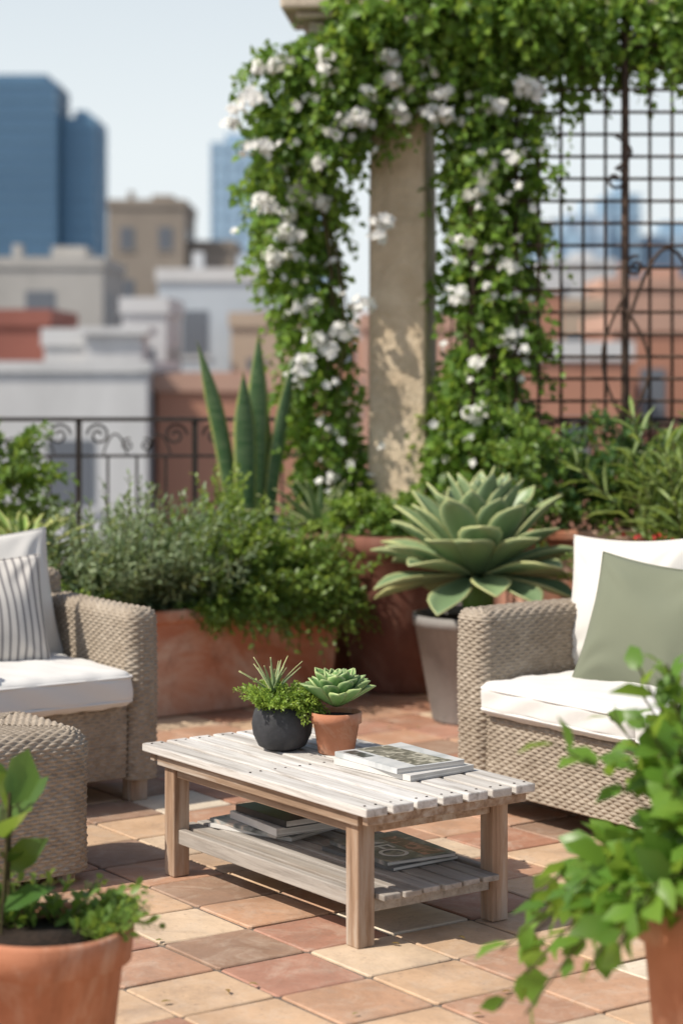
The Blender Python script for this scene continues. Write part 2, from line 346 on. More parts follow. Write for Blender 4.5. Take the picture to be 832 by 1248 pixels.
# books
def coverm(name,stops,sc=9):
    m,nt,b=base(name,.3,.5)
    tc=nt.nodes.new('ShaderNodeTexCoord'); v=nt.nodes.new('ShaderNodeTexNoise'); v.inputs['Scale'].default_value=sc; v.inputs['Detail'].default_value=4; v.inputs['Distortion'].default_value=1.2
    nt.links.new(tc.outputs['Object'],v.inputs['Vector']); nt.links.new(ramp(nt,v.outputs['Fac'],stops),b.inputs['Base Color']); return m
m,nt,b=base('page_edges',.8,.2); nt.links.new(ramp(nt,noise(nt,1,2,.5,(3,3,900)),[(.35,(.45,.42,.38)),(.65,(.72,.70,.66))]),b.inputs['Base Color']); M['pages']=m
def book(name,loc,rz,w,l,t,cm,text=None,hard=False,band=None,curl=.004):
    e=empty(name,loc,rz)
    g=Geo(); ins=.003 if hard else .0005
    g.box(-w/2+ins,w/2-ins,-l/2+ins,l/2-ins,.0018,t-.0018); bevel(g.obj('pages',[M['pages']],e,False),.001)
    g=Geo(); g.box(-w/2,w/2,-l/2,l/2,0,.0016)
    nx,ny=10,10; Vt=[];
    for k in(0,1):
        for i in range(nx+1):
            for j in range(ny+1):
                x=-w/2+w*i/nx; y=-l/2+l*j/ny; z=t-.0016+.0016*k+(0 if hard else curl*max(0,(i/nx-.6)/.4)**2*(.4+.6*j/ny))
                Vt.append((x,y,z))
    q=(nx+1)*(ny+1); Ff=[]
    for i in range(nx):
        for j in range(ny):
            a=i*(ny+1)+j; Ff.append((q+a,q+a+ny+1,q+a+ny+2,q+a+1)); Ff.append((a,a+1,a+ny+2,a+ny+1))
    for j in range(ny):
        Ff.append((j,q+j,q+j+1,j+1)); a=nx*(ny+1)+j; Ff.append((a,a+1,q+a+1,q+a))
    for i in range(nx):
        a=i*(ny+1); b_=a+ny+1; Ff.append((a,b_,q+b_,q+a)); a+=ny;b_+=ny; Ff.append((a,q+a,q+b_,b_))
    g.add(Vt,Ff)
    g.box(-w/2-.0012,-w/2+.0003,-l/2,l/2,0.0005,t-.0005)
    g.obj('cover',[cm],e,False)
    if band:
        for k,(x0,x1,y0,y1,col) in enumerate(band):
            g=Geo(); g.box(x0,x1,y0,y1,t+.0001,t+.0006); mm=coverm('print',[(.35,tuple(c*.6 for c in col)),(.5,col),(.62,tuple(min(1,c*2.6+.05) for c in col))],26); g.obj('cover_print',[mm],e,False)
    if text:
        for (tx,sz,px,py,cc) in text:
            cu=bpy.data.curves.new('title','FONT'); cu.body=tx; cu.size=sz; cu.align_x='CENTER'; cu.align_y='CENTER'; cu.extrude=.0002
            mm,nt,b=base('ink',.4,.3); b.inputs['Base Color'].default_value=(*cc,1); cu.materials.append(mm)
            o=bpy.data.objects.new('title',cu); COL.objects.link(o); o.parent=e; o.location=(px,py,t+.0012); o.rotation_euler=(0,0,-math.pi/2)
    return e
def tw(x,y,z): return (-.035+x*ca-y*sa,5.86+x*sa+y*ca,z)
cmA=coverm('magazine_cover_pale',[(.3,(.34,.36,.36)),(.5,(.55,.56,.56)),(.7,(.66,.65,.63))],6)
cmB=coverm('magazine_cover_street',[(.3,(.05,.06,.06)),(.5,(.30,.31,.30)),(.62,(.55,.45,.38)),(.75,(.12,.13,.13))],12)
cmC=coverm('dark_book_cover',[(.3,(.018,.02,.022)),(.7,(.035,.036,.036))]); cmD=coverm('cream_book_cover',[(.3,(.58,.56,.53)),(.7,(.68,.66,.63))])
cmE=coverm('slate_cover',[(.3,(.10,.10,.10)),(.7,(.16,.16,.155))]); cmF=coverm('magazine_city',[(.3,(.06,.07,.07)),(.48,(.18,.18,.17)),(.6,(.42,.38,.34)),(.75,(.28,.10,.07))],14)
book('magazine',tw(.118,-.19,.3775),ANG+.09,.235,.315,.016,cmD,curl=0)
book('magazine',tw(.112,-.178,.394),ANG-.03,.225,.30,.015,cmA,curl=.003,band=[(-.045,.10,-.14,.145,(.16,.15,.12)),(-.10,-.06,.03,.13,(.06,.065,.06))])
book('magazine',tw(.02,.30,.1365),ANG+.3,.235,.31,.012,cmD,curl=0)
book('magazine',tw(.005,.29,.149),ANG+.12,.23,.30,.011,cmB,curl=0)
book('hardcover_book',tw(.01,.235,.161),ANG-.08,.21,.28,.022,cmD,hard=True)
book('hardcover_book',tw(.02,.225,.184),ANG-.02,.20,.27,.020,cmC,hard=True)
book('magazine',tw(.085,-.17,.1365),ANG+.05,.23,.31,.012,cmE,curl=0)
book('magazine',tw(.09,-.175,.149),ANG-.08,.22,.30,.012,cmF,curl=.002,text=[('MFO',.115,-.045,0,(.85,.84,.82))],band=[(.02,.095,-.13,.10,(.22,.09,.06))])
# table plants ---------------------------------------------------
P=empty('potted_fern_succulent',tw(.0,.235,.377))
V,F=lathe([(.045,0),(.068,.012),(.084,.045),(.088,.075),(.083,.105),(.074,.128),(.070,.130),(.066,.126),(.070,.105),(.0,.104)],48,wob=.01); mesh('bowl_pot',V,F,M['darkpot'],P)
V,F=lathe([(.069,.112),(.001,.118)],32); mesh('soil',V,F,M['soil'],P)
parts=[]
n=260; a=rng.uniform(0,6.28,n); r=np.sqrt(rng.uniform(0,1,n))*.062
B=np.stack([np.cos(a)*r,np.sin(a)*r,np.full(n,.122)],1); D=np.stack([np.cos(a)*r*17+.1,np.sin(a)*r*17,rng.uniform(.6,1.4,n)],1)
parts.append(sprigs(B,D,rng.uniform(.05,.125,n),18,.018,.010,grav=.35,stem=.0008))
n=60; a=rng.uniform(-1.6,1.6,n)
B=np.stack([.045+.02*np.cos(a),.03*np.sin(a)-.01,np.full(n,.128)],1); D=np.stack([np.cos(a),np.sin(a)-.2,rng.uniform(.3,.9,n)],1)
parts.append(sprigs(B,D,rng.uniform(.05,.095,n),16,.015,.010,grav=.8,stem=.0008))
foliage('fern_fronds',parts,M['bright'],P)
rosette('spiky_succulent',(-.025,-.005,.170),18,.115,.012,1.5,.75,-.2,M['agave'],P,.7,lambda t:1-.9*t,.12,.002,.6,.01)
P=empty('potted_echeveria',tw(.096,.10,.377))
V,F=lathe([(.050,0),(.052,.003),(.066,.086),(.073,.087),(.0735,.116),(.070,.118),(.066,.115),(.064,.1),(.001,.1)],48); mesh('clay_pot',V,F,M['terra'],P)
V,F=lathe([(.065,.104),(.001,.109)],32); mesh('soil',V,F,M['soil'],P)
we=lambda t:(.42+.75*math.sin(math.pi*min(1,t)**1.5*.62))*(1-max(0,(t-.72)/.28)**2.0)
rosette('rosette',(0,0,.140),58,.116,.043,1.50,.36,.24,M['eche'],P,.6,we,.05,.0045,.72,.012,ex=1.15)
# ---------------------------------------------------------------- wicker furniture
def wblock(cx,cy,hx,hy,R,z0,z1,rt=.03,stake=.0205,rh=.0112,amp=.0031,par=None,name='wicker'):
    per=4*(hx+hy)-8*R+2*math.pi*R; nst=max(4,int(round(per/stake/2))*2); nc=nst*4
    s=np.arange(nc)/nc*per
    core=[];nn=[]
    segs=[((hx-R,-(hy-R)),(hx-R,hy-R),0),((hx-R,hy-R),None,0),((hx-R,hy-R),(-(hx-R),hy-R),90),((-(hx-R),hy-R),None,90),((-(hx-R),hy-R),(-(hx-R),-(hy-R)),180),((-(hx-R),-(hy-R)),None,180),((-(hx-R),-(hy-R)),(hx-R,-(hy-R)),270),((hx-R,-(hy-R)),None,270)]
    acc=0;bounds=[]
    for a,b_,an in segs:
        l=math.dist(a,b_) if b_ else math.pi/2*R; bounds.append((acc,l,a,b_,an)); acc+=l
    for q in s:
        for (s0,l,a,b_,an) in bounds:
            if q<=s0+l+1e-9:
                f=(q-s0)/max(l,1e-9)
                if b_: core.append((a[0]+(b_[0]-a[0])*f,a[1]+(b_[1]-a[1])*f)); t=math.radians(an)
                else: core.append(a); t=math.radians(an+90*f)
                nn.append((math.cos(t),math.sin(t))); break
    core=np.array(core);nn=np.array(nn)
    wall=z1-z0-rt; arc=math.pi/2*rt; cap=min(hx,hy)-rt-.001; tot=wall+arc+cap
    nr=max(3,int(round(tot/rh))); tt=np.linspace(0,tot,nr*4+1)
    V=[]
    for i,t in enumerate(tt):
        if t<wall: ins=0;z=z0+t;no=1;nz=0
        elif t<wall+arc:
            th=(t-wall)/rt; ins=rt*(1-math.cos(th)); z=z1-rt+rt*math.sin(th); no=math.cos(th); nz=math.sin(th)
        else: ins=rt+(t-wall-arc); z=z1; no=0;nz=1
        j=i//4; ft=(i%4)/4; prof=math.sqrt(max(0,1-(2*ft-1)**2))
        if i%4==0: jr=rng.normal(0,.0006); ja=rng.uniform(.8,1.2)
        wv=np.cos(math.pi*np.arange(nc)/4+math.pi*j)
        dd=prof*(amp*1.3+jr+amp*1.15*ja*wv)-.003
        # slow unevenness of hand weaving
        dd=dd+.0015*np.sin(s*9+z*14)
        if ins<=R: pos=core+nn*(R-ins)
        else: pos=np.stack([np.clip(core[:,0],-(hx-ins),hx-ins),np.clip(core[:,1],-(hy-ins),hy-ins)],1)
        pos=pos+nn*(dd*no)[:,None]
        V.append(np.stack([pos[:,0]+cx,pos[:,1]+cy,z+dd*nz],1))
    nrw=len(V); V=np.concatenate(V)
    i=np.arange(nrw-1)[:,None]; k=np.arange(nc)[None]; k2=(k+1)%nc
    F=np.stack([i*nc+k,i*nc+k2,(i+1)*nc+k2,(i+1)*nc+k],-1).reshape(-1,4)
    return mesh(name,V,F,M['wicker'],par)
def cushion(name,cx,cy,cz,hx,hy,hz,mat,par,r=.035,bulge=.02,pipe=True,seed=0):
    bm=bmesh.new(); bmesh.ops.create_cube(bm,size=2); bmesh.ops.subdivide_edges(bm,edges=bm.edges,cuts=26,use_grid_fill=True)
    dims=np.array([hx,hy,hz]); V=np.array([v.co[:] for v in bm.verts]); F=[[v.index for v in f.verts] for f in bm.faces]; bm.free()
    sg=np.sign(V); V=sg*np.abs(V)**.8
    p=V*dims; rr=min(r,hz*.9); inner=np.clip(p,-(dims-rr),dims-rr); dd=p-inner; l=np.linalg.norm(dd,axis=1,keepdims=True)
    p=inner+dd/np.maximum(l,1e-6)*rr*(l>1e-6)
    p[:,2]+=np.sign(V[:,2])*bulge*(1-V[:,0]**2)*(1-V[:,1]**2)*np.abs(V[:,2])
    x,y=p[:,0],p[:,1]
    wob=.003*np.sin(x*31+seed)*np.sin(y*23+seed*2)+.002*np.sin(x*60+y*35+seed); p[:,2]+=wob*(np.abs(V[:,2])>.5)
    p[:,0]+=.003*np.sin(y*28+p[:,2]*60+seed); p[:,1]+=.003*np.sin(x*26+seed+p[:,2]*50)
    ob=mesh(name,p+np.array([cx,cy,cz]),F,mat,par)
    if pipe:
        g=Geo()
        for sz in(-1,1):
            q=[]; Rr=r
            for (sx,sy,a0) in ((1,1,0),(-1,1,90),(-1,-1,180),(1,-1,270)):
                for k in range(7):
                    t=math.radians(a0+15*k); q.append((cx+sx*(hx-Rr)+math.cos(t)*(Rr-.003),cy+sy*(hy-Rr)+math.sin(t)*(Rr-.003),cz+sz*(hz-rr*.62)))
            P_=[]
            for i in range(len(q)):
                a=np.array(q[i]);b_=np.array(q[(i+1)%len(q)]); m_=max(1,int(np.linalg.norm(b_-a)/.05))
                for k in range(m_): P_.append(a+(b_-a)*k/m_)
            V_,F_=tube(P_,.0048,6,True); g.add(V_,F_)
        g.obj('piping',[mat],par)
    return ob
def pillow(name,loc,rz,lean,h,thk,mat,roll=0,seed=0,par=None,hw=None):
    n=56; hw=hw or h; V=[]
    for s in(1,-1):
        for i in range(n+1):
            for j in range(n+1):
                u=i/n*2-1; v=j/n*2-1
                q=max(0,(1-abs(u)**2.4)*(1-abs(v)**2.4))
                z=thk*q**.6
                x=u*hw*(1-.08*(1-v*v)); y=v*h*(1-.08*(1-u*u))
                # creases running in from the corners, soft dents elsewhere
                cr=0
                for (cu_,cv_,kk) in((1,1,1),(-1,1,2),(1,-1,3),(-1,-1,4)):
                    dx,dy=u-cu_,v-cv_; rr=math.hypot(dx,dy); an=math.atan2(dy,dx)
                    cr+=math.sin(an*9+seed*kk+1.3*math.sin(rr*4+kk))*math.exp(-((rr-.5)/.32)**2)
                wr=(.0055*cr+.007*math.sin(3.1*u*v+2.2*u+seed)+.005*math.sin(4.3*u+3.1*v+seed*1.7))*q**.4
                dn=-.03*math.exp(-((u*1.5)**2+((v-.8)*2.0)**2))*q**.5
                V.append((x,y+dn*.6,s*(z+wr+dn)) if q>0 else (x,y,0))
    N=(n+1)**2; F=[]
    for i in range(n):
        for j in range(n):
            a=i*(n+1)+j; F.append((a,a+n+1,a+n+2,a+1)); F.append((N+a,N+a+1,N+a+n+2,N+a+n+1))
    bm=bmesh.new(); me=bpy.data.meshes.new(name); me.from_pydata(V,[],F); bm.from_mesh(me); bmesh.ops.remove_doubles(bm,verts=bm.verts,dist=1e-5); bm.to_mesh(me); bm.free()
    me.polygons.foreach_set('use_smooth',[True]*len(me.polygons)); me.materials.append(mat)
    o=bpy.data.objects.new(name,me); COL.objects.link(o); o.location=loc
    R=Matrix.Rotation(rz,4,'Z')@Matrix.Rotation(math.radians(90)-lean,4,'X')@Matrix.Rotation(roll,4,'Z')
    o.rotation_euler=R.to_euler()
    if par: o.parent=par
    loop=[]
    for k in range(80):
        a=k/80*4; e=int(a); f=(a-e)*2-1
        u,v=[(f,-1),(1,f),(-f,1),(-1,-f)][e]
        loop.append((u*hw*(1-.08*(1-v*v)),v*h*(1-.08*(1-u*u)),0))
    V_,F_=tube(loop,.003,5,True); p_=mesh('seam',V_,F_,mat,o); return o
S=empty('wicker_sofa',(.374,7.02,0),ANG)
LS=1.78; aw=.16; dp=.78
wblock(.39,-aw/2,.39,aw/2,.045,.075,.672,.035,par=S,name='arm')
wblock(.39,-LS+aw/2,.39,aw/2,.045,.075,.672,.035,par=S,name='arm_far')
wblock(.355,-LS/2,.345,LS/2-aw+.01,.03,.085,.335,.02,par=S,name='seat_base')
wblock(dp-.05,-LS/2,.07,LS/2-.03,.05,.09,.74,.04,par=S,name='backrest')
for k,yc in enumerate((-(aw+.365),-(aw+.365*3))):
    cushion('seat_cushion',.315,yc,.393,.345,.363,.056,M['cush'],S,.035,.018,seed=k)
g=Geo()
for x in(.05,.72):
    for y in(-.06,-LS+.06):
        V,F=lathe([(.020,0),(.026,.08)],16,(x,y,0)); g.add(V,F)
g.obj('feet',[M['leg']],S)
def sw_(x,y,z): return (.374+x*ca-y*sa,7.02+x*sa+y*ca,z)
pillow('white_cushion_pillow',sw_(.50,-.31,.675),ANG-math.pi/2+.18,.22,.235,.085,M['white'],.04,1,hw=.25)
pillow('white_cushion_pillow',sw_(.58,-.95,.66),ANG-math.pi/2,.22,.235,.085,M['white'],-.04,2,hw=.27)
pillow('green_cushion_pillow',sw_(.36,-.57,.635),ANG-math.pi/2+.34,.33,.222,.085,M['green'],-.10,4,hw=.235)
C=empty('wicker_armchair',(-.615,7.15,0),ANG); WC=.86
wblock(-aw/2+.02,.38,aw/2-.02,.38,.045,.075,.655,.035,par=C,name='arm')
wblock(-WC+aw/2-.02,.38,aw/2-.02,.38,.045,.075,.655,.035,par=C,name='arm_far')
wblock(-WC/2,.36,WC/2-aw+.05,.34,.03,.085,.335,.02,par=C,name='seat_base')
wblock(-WC/2,.71,WC/2-.03,.07,.05,.09,.74,.04,par=C,name='backrest')
cushion('seat_cushion',-WC/2,.30,.396,WC/2-.125,.345,.062,M['cush'],C,.035,.018,seed=5)
g=Geo()
for x in(-.07,-WC+.07):
    for y in(.06,.68): g.box(x-.032,x+.032,y-.032,y+.032,0,.078)
bevel(g.obj('feet',[M['leg']],C,False),.005)
def cw(x,y,z): return (-.615+x*ca-y*sa,7.15+x*sa+y*ca,z)
pillow('white_cushion_pillow',cw(-.36,.54,.665),ANG,.25,.235,.08,M['white'],.03,6)
pillow('striped_cushion_pillow',cw(-.46,.38,.63),ANG-.15,.35,.205,.075,M['stripe'],.0,8)
O=empty('wicker_ottoman',(-1.02,6.08,0),ANG)
wblock(0,0,.225,.225,.08,.03,.44,.06,par=O,name='woven_body')
g=Geo()
for x in(-.16,.16):
    for y in(-.16,.16): g.box(x-.02,x+.02,y-.02,y+.02,0,.035)
g.obj('feet',[M['leg']],O,False)
# ---------------------------------------------------------------- pots & planters
def pot(name,c,prof,mat,soilr,soilz,par=None):
    e=par or empty(name,c); V,F=lathe(prof,wob=.006); mesh('pot',V,F,mat,e); V,F=lathe([(soilr,soilz-.01),(.001,soilz)],40); mesh('soil',V,F,M['soil'],e); return e
TR=empty('terracotta_planter_with_shrubs',(.0,9.28,0),ANG)
g=Geo(); L_=1.55
def trough(g,x0,x1,y0,y1,h,t=.04,tap=.03,lip=.02):
    def ring(o,z): return [(x0-o,y0-o,z),(x1+o,y0-o,z),(x1+o,y1+o,z),(x0-o,y1+o,z)]
    R=[ring(-tap,0),ring(0-.004,h-.055),ring(lip,h-.05),ring(lip,h),ring(lip-t,h),ring(-t-.01,h-.08)]
    V=sum(R,[]); F=[(3,2,1,0)]
    for i in range(5):
        for k in range(4): F.append((i*4+k,i*4+(k+1)%4,(i+1)*4+(k+1)%4,(i+1)*4+k))
    F.append((20,21,22,23)); g.add(V,F)
trough(g,-L_,0,0,.42,.455); bevel(g.obj('trough',[M['terra2']],TR,False),.012,3)
g=Geo(); g.box(-L_+.03,-.03,.03,.39,.35,.40); g.obj('soil',[M['soil']],TR,False)
def scat(n,x0,x1,y0,y1,z): return np.stack([rng.uniform(x0,x1,n),rng.uniform(y0,y1,n),np.full(n,z)],1)
parts=[]
for cx_,r_,h_ in((-1.16,.2,.46),(-.94,.22,.62),(-.74,.18,.50)):
    n=120; B=scat(n,cx_-r_*.6,cx_+r_*.6,.08,.34,.42); D=np.stack([(B[:,0]-cx_)*3.5,(B[:,1]-.2)*4-.1,np.full(n,1.)],1)+rng.normal(0,.22,(n,3))
    parts.append(sprigs(B,D,h_*rng.uniform(.45,1.3,n),26,.058,.023,ang=55,grav=.18))
foliage('sage_shrub',parts,M['sage'],TR)
parts=[]
for cx_,r_,h_ in((-.52,.2,.54),(-.30,.22,.52),(-.10,.16,.42)):
    n=130; B=scat(n,cx_-r_*.6,cx_+r_*.6,.05,.36,.41); D=np.stack([(B[:,0]-cx_)*4.5,(B[:,1]-.2)*5-.15,np.full(n,1.)],1)+rng.normal(0,.26,(n,3))
    parts.append(sprigs(B,D,h_*rng.uniform(.45,1.25,n),22,.050,.032,ang=60,grav=.3))
for c_,h_ in(((-.68,-.02),.6),((-.42,-.03),.95),((-.18,-.03),1.25),((-.02,.05),1.0)):
    n=60; B=np.stack([c_[0]+rng.normal(0,.06,n),c_[1]+rng.uniform(-.02,.1,n),np.full(n,.45)],1); D=np.stack([rng.normal(.0,.35,n),np.full(n,-.8),rng.uniform(.2,1.1,n)],1)
    parts.append(sprigs(B,D,h_*rng.uniform(.12,.25,n),15,.042,.030,ang=60,grav=1.05))
foliage('boxwood_shrub',parts,M['bush'],TR)
parts=[]
n=120; B=scat(n,-1.5,-1.15,.05,.36,.41); D=np.stack([rng.normal(0,.5,n),rng.normal(-.3,.5,n),np.full(n,.8)],1)
parts.append(sprigs(B,D,rng.uniform(.12,.34,n),18,.040,.024,ang=60,grav=.4))
n=110; B=scat(n,-.62,-.28,.03,.3,.58); D=np.stack([rng.normal(0,.4,n),rng.normal(-.2,.4,n),np.full(n,.9)],1)
parts.append(sprigs(B,D,rng.uniform(.18,.42,n),18,.048,.030,ang=60,grav=.25))
n=26; B=scat(n,-.5,-.40,.2,.3,.6); D=np.stack([rng.normal(0,.2,n),rng.normal(0,.2,n),np.full(n,1.)],1)
parts.append(sprigs(B,D,rng.uniform(.35,.55,n),22,.046,.028,ang=60,grav=.15))
foliage('lime_shrub',parts,M['bright'],TR)
# snake plant
SP=pot('snake_plant',(-.44,9.98,0),[(.14,0),(.2,.6),(.21,.6),(.21,.66),(.185,.66),(.18,.6),(.001,.6)],M['terrab'],.18,.64)
g=Geo(); ws=lambda t:(.6+.5*math.sin(math.pi*min(1,t*.75+.1)))*(1-max(0,(t-.66)/.34)**1.6)
for (dx,dy,az,el,l,w_,cv,le) in((-.07,-.03,-1.57,1.50,1.02,.075,.03,-.17),(-.01,-.08,-1.5,1.50,.84,.10,.03,-.02),(.035,.0,-1.7,1.48,1.03,.095,.05,.02),(.09,-.02,-1.4,1.48,.98,.060,.05,.13),(.05,.06,-1.8,1.5,.72,.085,0,.05)):
    V,F,A=blade((dx,dy,.62),az,el,l,w_,cv,.35,18,8,ws,le); g.add(V,F,0,A)
o=g.obj('blades',[M['snake']],SP,True,True); s=o.modifiers.new('s','SOLIDIFY'); s.thickness=.005
A1=pot('agave_plant',(-.10,9.95,0),[(.14,0),(.19,.58),(.2,.58),(.2,.64),(.18,.64),(.001,.6)],M['terrab'],.17,.62)
rosette('rosette',(0,0,.70),34,.38,.07,1.4,.20,-.35,M['agave'],A1,.5,lambda t:(1-.9*t**1.5),.1,.004,.6,.03)
BP=pot('large_brown_pot_with_shrubs',(.268,9.58,0),[(.20,0),(.215,.02),(.262,.45),(.272,.62),(.285,.63),(.292,.665),(.285,.71),(.262,.715),(.25,.66),(.001,.65)],M['terrab'],.25,.68)
parts=[blob((x,y,.76),(.13,.13,.10),60,.11,12,.042,.030,up=.6) for x,y in((-.17,-.05),(-.02,-.08),(.1,0),(0,.1))]
foliage('shrub',parts,M['bush'],BP)
parts=[blob((.12,-.15,.72),(.1,.1,.06),40,.09,12,.035,.026,up=.5,grav=.8),blob((-.2,0,.80),(.1,.1,.06),40,.10,12,.038,.028,up=.5)]
foliage('lime_trailing_leaves',parts,M['bright'],BP)
AG=pot('potted_agave',(.57,8.75,0),[(.185,0),(.19,.01),(.262,.40),(.27,.40),(.272,.445),(.25,.445),(.245,.40),(.001,.4)],M['greypot'],.245,.425)
V,F=lathe([(.05,.40),(.07,.50),(.055,.60),(.01,.66)],20); mesh('trunk',V,F,M['agave2'],AG)
wb=lambda t:(.34+.82*math.sin(math.pi*min(1,(t*.82)**1.25)))*(1-max(0,(t-.70)/.30)**2.1)
rosette('rosette',(0,0,.62),66,.43,.142,1.50,-.22,-.12,M['agave'],AG,.40,wb,.10,.007,.96,.07,ex=1.25)
RP=empty('stone_planter_with_dark_shrubs',(0,0,0))
g=Geo(); g.box(.80,4.2,9.30,9.36,0,.70); g.box(.80,4.2,9.80,9.86,0,.70); g.box(.80,.86,9.362,9.798,0,.70); g.box(4.14,4.2,9.362,9.798,0,.70); g.box(.77,4.23,9.27,9.39,.702,.745)
bevel(g.obj('planter_walls',[M['terra2']],RP,False),.008)
g=Geo(); g.box(.87,4.13,9.37,9.79,.5,.66); g.obj('soil',[M['soil']],RP,False)
parts=[]
for x in np.arange(.9,3.4,.16): parts.append(blob((x,9.52+rng.normal(0,.04),.92+rng.normal(0,.06)),(.17,.17,.22),65,.17,14,.052,.030,up=.7,grav=.4))
foliage('dark_shrub',parts,M['dark'],RP)
parts=[]
for x in(.85,1.0,1.25,1.55,1.75,2.0,2.3): parts.append(blob((x,9.38,.94+rng.normal(0,.09)),(.12,.1,.14),34,.17,12,.048,.030,up=.7))
foliage('green_shrub',parts,M['bush'],RP)
NP=pot('oleander_plant',(1.52,9.0,0),[(.15,0),(.2,.5),(.22,.5),(.22,.56),(.19,.56),(.001,.5)],M['terra'],.19,.54)
n=28; B=scat(n,-.08,.08,-.08,.08,.54); D=np.stack([B[:,0]*4,B[:,1]*4,np.full(n,1.)],1)+rng.normal(0,.20,(n,3))
p1=sprigs(B,D,rng.uniform(.50,.92,n),28,.19,.028,ang=62,grav=.10,updir=.5,stem=.004,taper=.2)
foliage('foliage',[p1],M['lance'],NP)
LP=empty('low_planter_with_red_flowers',(0,0,0)); g=Geo(); trough(g,1.02,2.5,8.35,8.65,.52); bevel(g.obj('trough',[M['terra2']],LP,False),.01)
parts=[blob((x,8.48,.64),(.13,.13,.10),75,.11,14,.026,.014,up=.7) for x in np.arange(1.06,2.4,.15)]
foliage('heather_foliage',parts,M['bush'],LP)
def flowers(name,C,nf,rad,ps,mat,par=None,squash=1.0):
    P_=[];D_=[];N_=[]
    for c in C:
        for k in range(nf):
            o=nrm(rng.normal(0,1,3))*rng.uniform(.3,1)*rad; o[2]*=squash
            ax=nrm(o/rad+np.array([-.1,-.6,.35])+rng.normal(0,.35,3)); a=nrm(np.cross(ax,[.3,.1,.9])); b_=np.cross(ax,a)
            ph=rng.uniform(0,6)
            for q in range(5):
                t=ph+q*1.2566; dr=a*math.cos(t)+b_*math.sin(t)+ax*.25
                P_.append(np.array(c)+o); D_.append(dr); N_.append(ax)
    V,F=leaves(np.array(P_),np.array(D_),np.array(N_),ps*rng.uniform(.8,1.2,len(P_)),ps*.85,TPL_OVAL)
    return mesh(name,V,F,mat,par)
flowers('red_flowers',[(rng.uniform(1.1,1.7),8.40+rng.uniform(-.05,.15),.75+rng.uniform(0,.05)) for _ in range(20)],3,.02,.011,M['red'],LP)
LB=pot('shrub_in_pot',(-1.60,9.6,0),[(.15,0),(.2,.5),(.22,.5),(.22,.56),(.19,.56),(.001,.5)],M['terra'],.19,.54)
foliage('foliage',[blob((0,0,.87),(.24,.24,.32),150,.2,16,.07,.040,up=.7,grav=.3)],M['bush'],LB)
LA=pot('agave_plant',(-1.34,8.75,0),[(.13,0),(.18,.5),(.2,.5),(.2,.56),(.17,.56),(.001,.5)],M['terra'],.17,.54)
rosette('rosette',(0,0,.66),38,.36,.062,1.4,.2,-.4,M['agave2'],LA,.5,lambda t:(.7+.5*t)*(1-t**2.5),.1,.004,.6,.03)
foliage('underplanting',[blob((0,-.08,.58),(.22,.18,.1),90,.1,12,.035,.022,up=.6)],M['bright'],LA)
# foreground right
FR=pot('terracotta_pot_with_leafy_plant',(.765,4.0,0),[(.13,0),(.15,.02),(.185,.40),(.205,.405),(.21,.485),(.20,.495),(.18,.485),(.175,.44),(.001,.44)],M['terra'],.18,.46)
parts=[]
n=92; a=rng.uniform(0,6.28,n)
B=np.stack([np.cos(a)*.07+.04,np.sin(a)*.07,np.full(n,.48)],1); D=np.stack([np.cos(a)*.55+.20,np.sin(a)*.55,rng.uniform(.45,1.7,n)],1)
parts.append(sprigs(B,D,rng.uniform(.32,.66,n),13,.098,.068,ang=65,grav=.26,stem=.003,taper=.3))
n=28; a=rng.normal(math.pi,.42,n)
B=np.stack([np.cos(a)*.10,np.sin(a)*.10,np.full(n,.50)],1); D=np.stack([np.cos(a)*.9,np.sin(a)*.9,rng.uniform(.2,1.1,n)],1)
parts.append(sprigs(B,D,rng.uniform(.26,.40,n),10,.098,.068,ang=60,grav=.75,stem=.003,taper=.3))
foliage('foliage',parts,M['big'],FR)
# foreground left
FL=pot('terracotta_pot_with_mixed_plants',(-.60,4.25,0),[(.11,0),(.125,.02),(.155,.28),(.172,.285),(.178,.345),(.172,.356),(.155,.35),(.15,.31),(.001,.3)],M['terra'],.152,.338)
n=46; a=rng.uniform(-.5,2.6,n); r=rng.uniform(.05,.13,n)
B=np.stack([np.cos(a)*r,np.sin(a)*r,np.full(n,.33)],1); D=np.stack([np.cos(a)*.8,np.sin(a)*.6,rng.uniform(.5,1.5,n)],1)
parts=[sprigs(B,D,rng.uniform(.08,.22,n),12,.036,.024,ang=60,grav=.5)]
foliage('small_leaves',parts,M['bush'],FL)
n=6; B=scat(n,-.15,-.09,.0,.10,.33); D=np.stack([rng.normal(-.05,.08,n),rng.normal(0,.1,n),np.full(n,1.)],1)
parts=[sprigs(B,D,rng.uniform(.22,.44,n),4,.13,.085,ang=60,grav=.10,stem=.004,taper=.0,updir=.2,rnd=.8)]
foliage('broad_leaves',parts,M['bigd'],FL)
# ---------------------------------------------------------------- column, beam, vines
CO=empty('stone_pillar',(.30,10.2,0),math.radians(-14))
def sqpost(sections,n=10):
    V=[];F=[]
    for (h,z) in sections:
        for sx_,sy_ in((-1,-1),(1,-1),(1,1),(-1,1)): V.append((sx_*h,sy_*h,z))
    for i in range(len(sections)-1):
        for k in range(4): F.append((i*4+k,i*4+(k+1)%4,(i+1)*4+(k+1)%4,(i+1)*4+k))
    F.append((3,2,1,0)); m_=4*(len(sections)-1); F.append((m_,m_+1,m_+2,m_+3)); return V,F
V,F=sqpost([(.20,0),(.20,.18),(.155,.21),(.143,1.2),(.140,2.2),(.135,2.84),(.16,2.87),(.165,2.94),(.15,2.97),(.15,3.045)])
o=mesh('shaft',V,F,M['stone'],CO,True); bevel(o,.030,4)
g=Geo(); g.box(-.44,.46,-.24,.24,3.05,3.13); g.box(-.50,.52,-.29,.29,3.132,3.17); g.box(-.57,.60,-.34,.34,3.172,3.32)
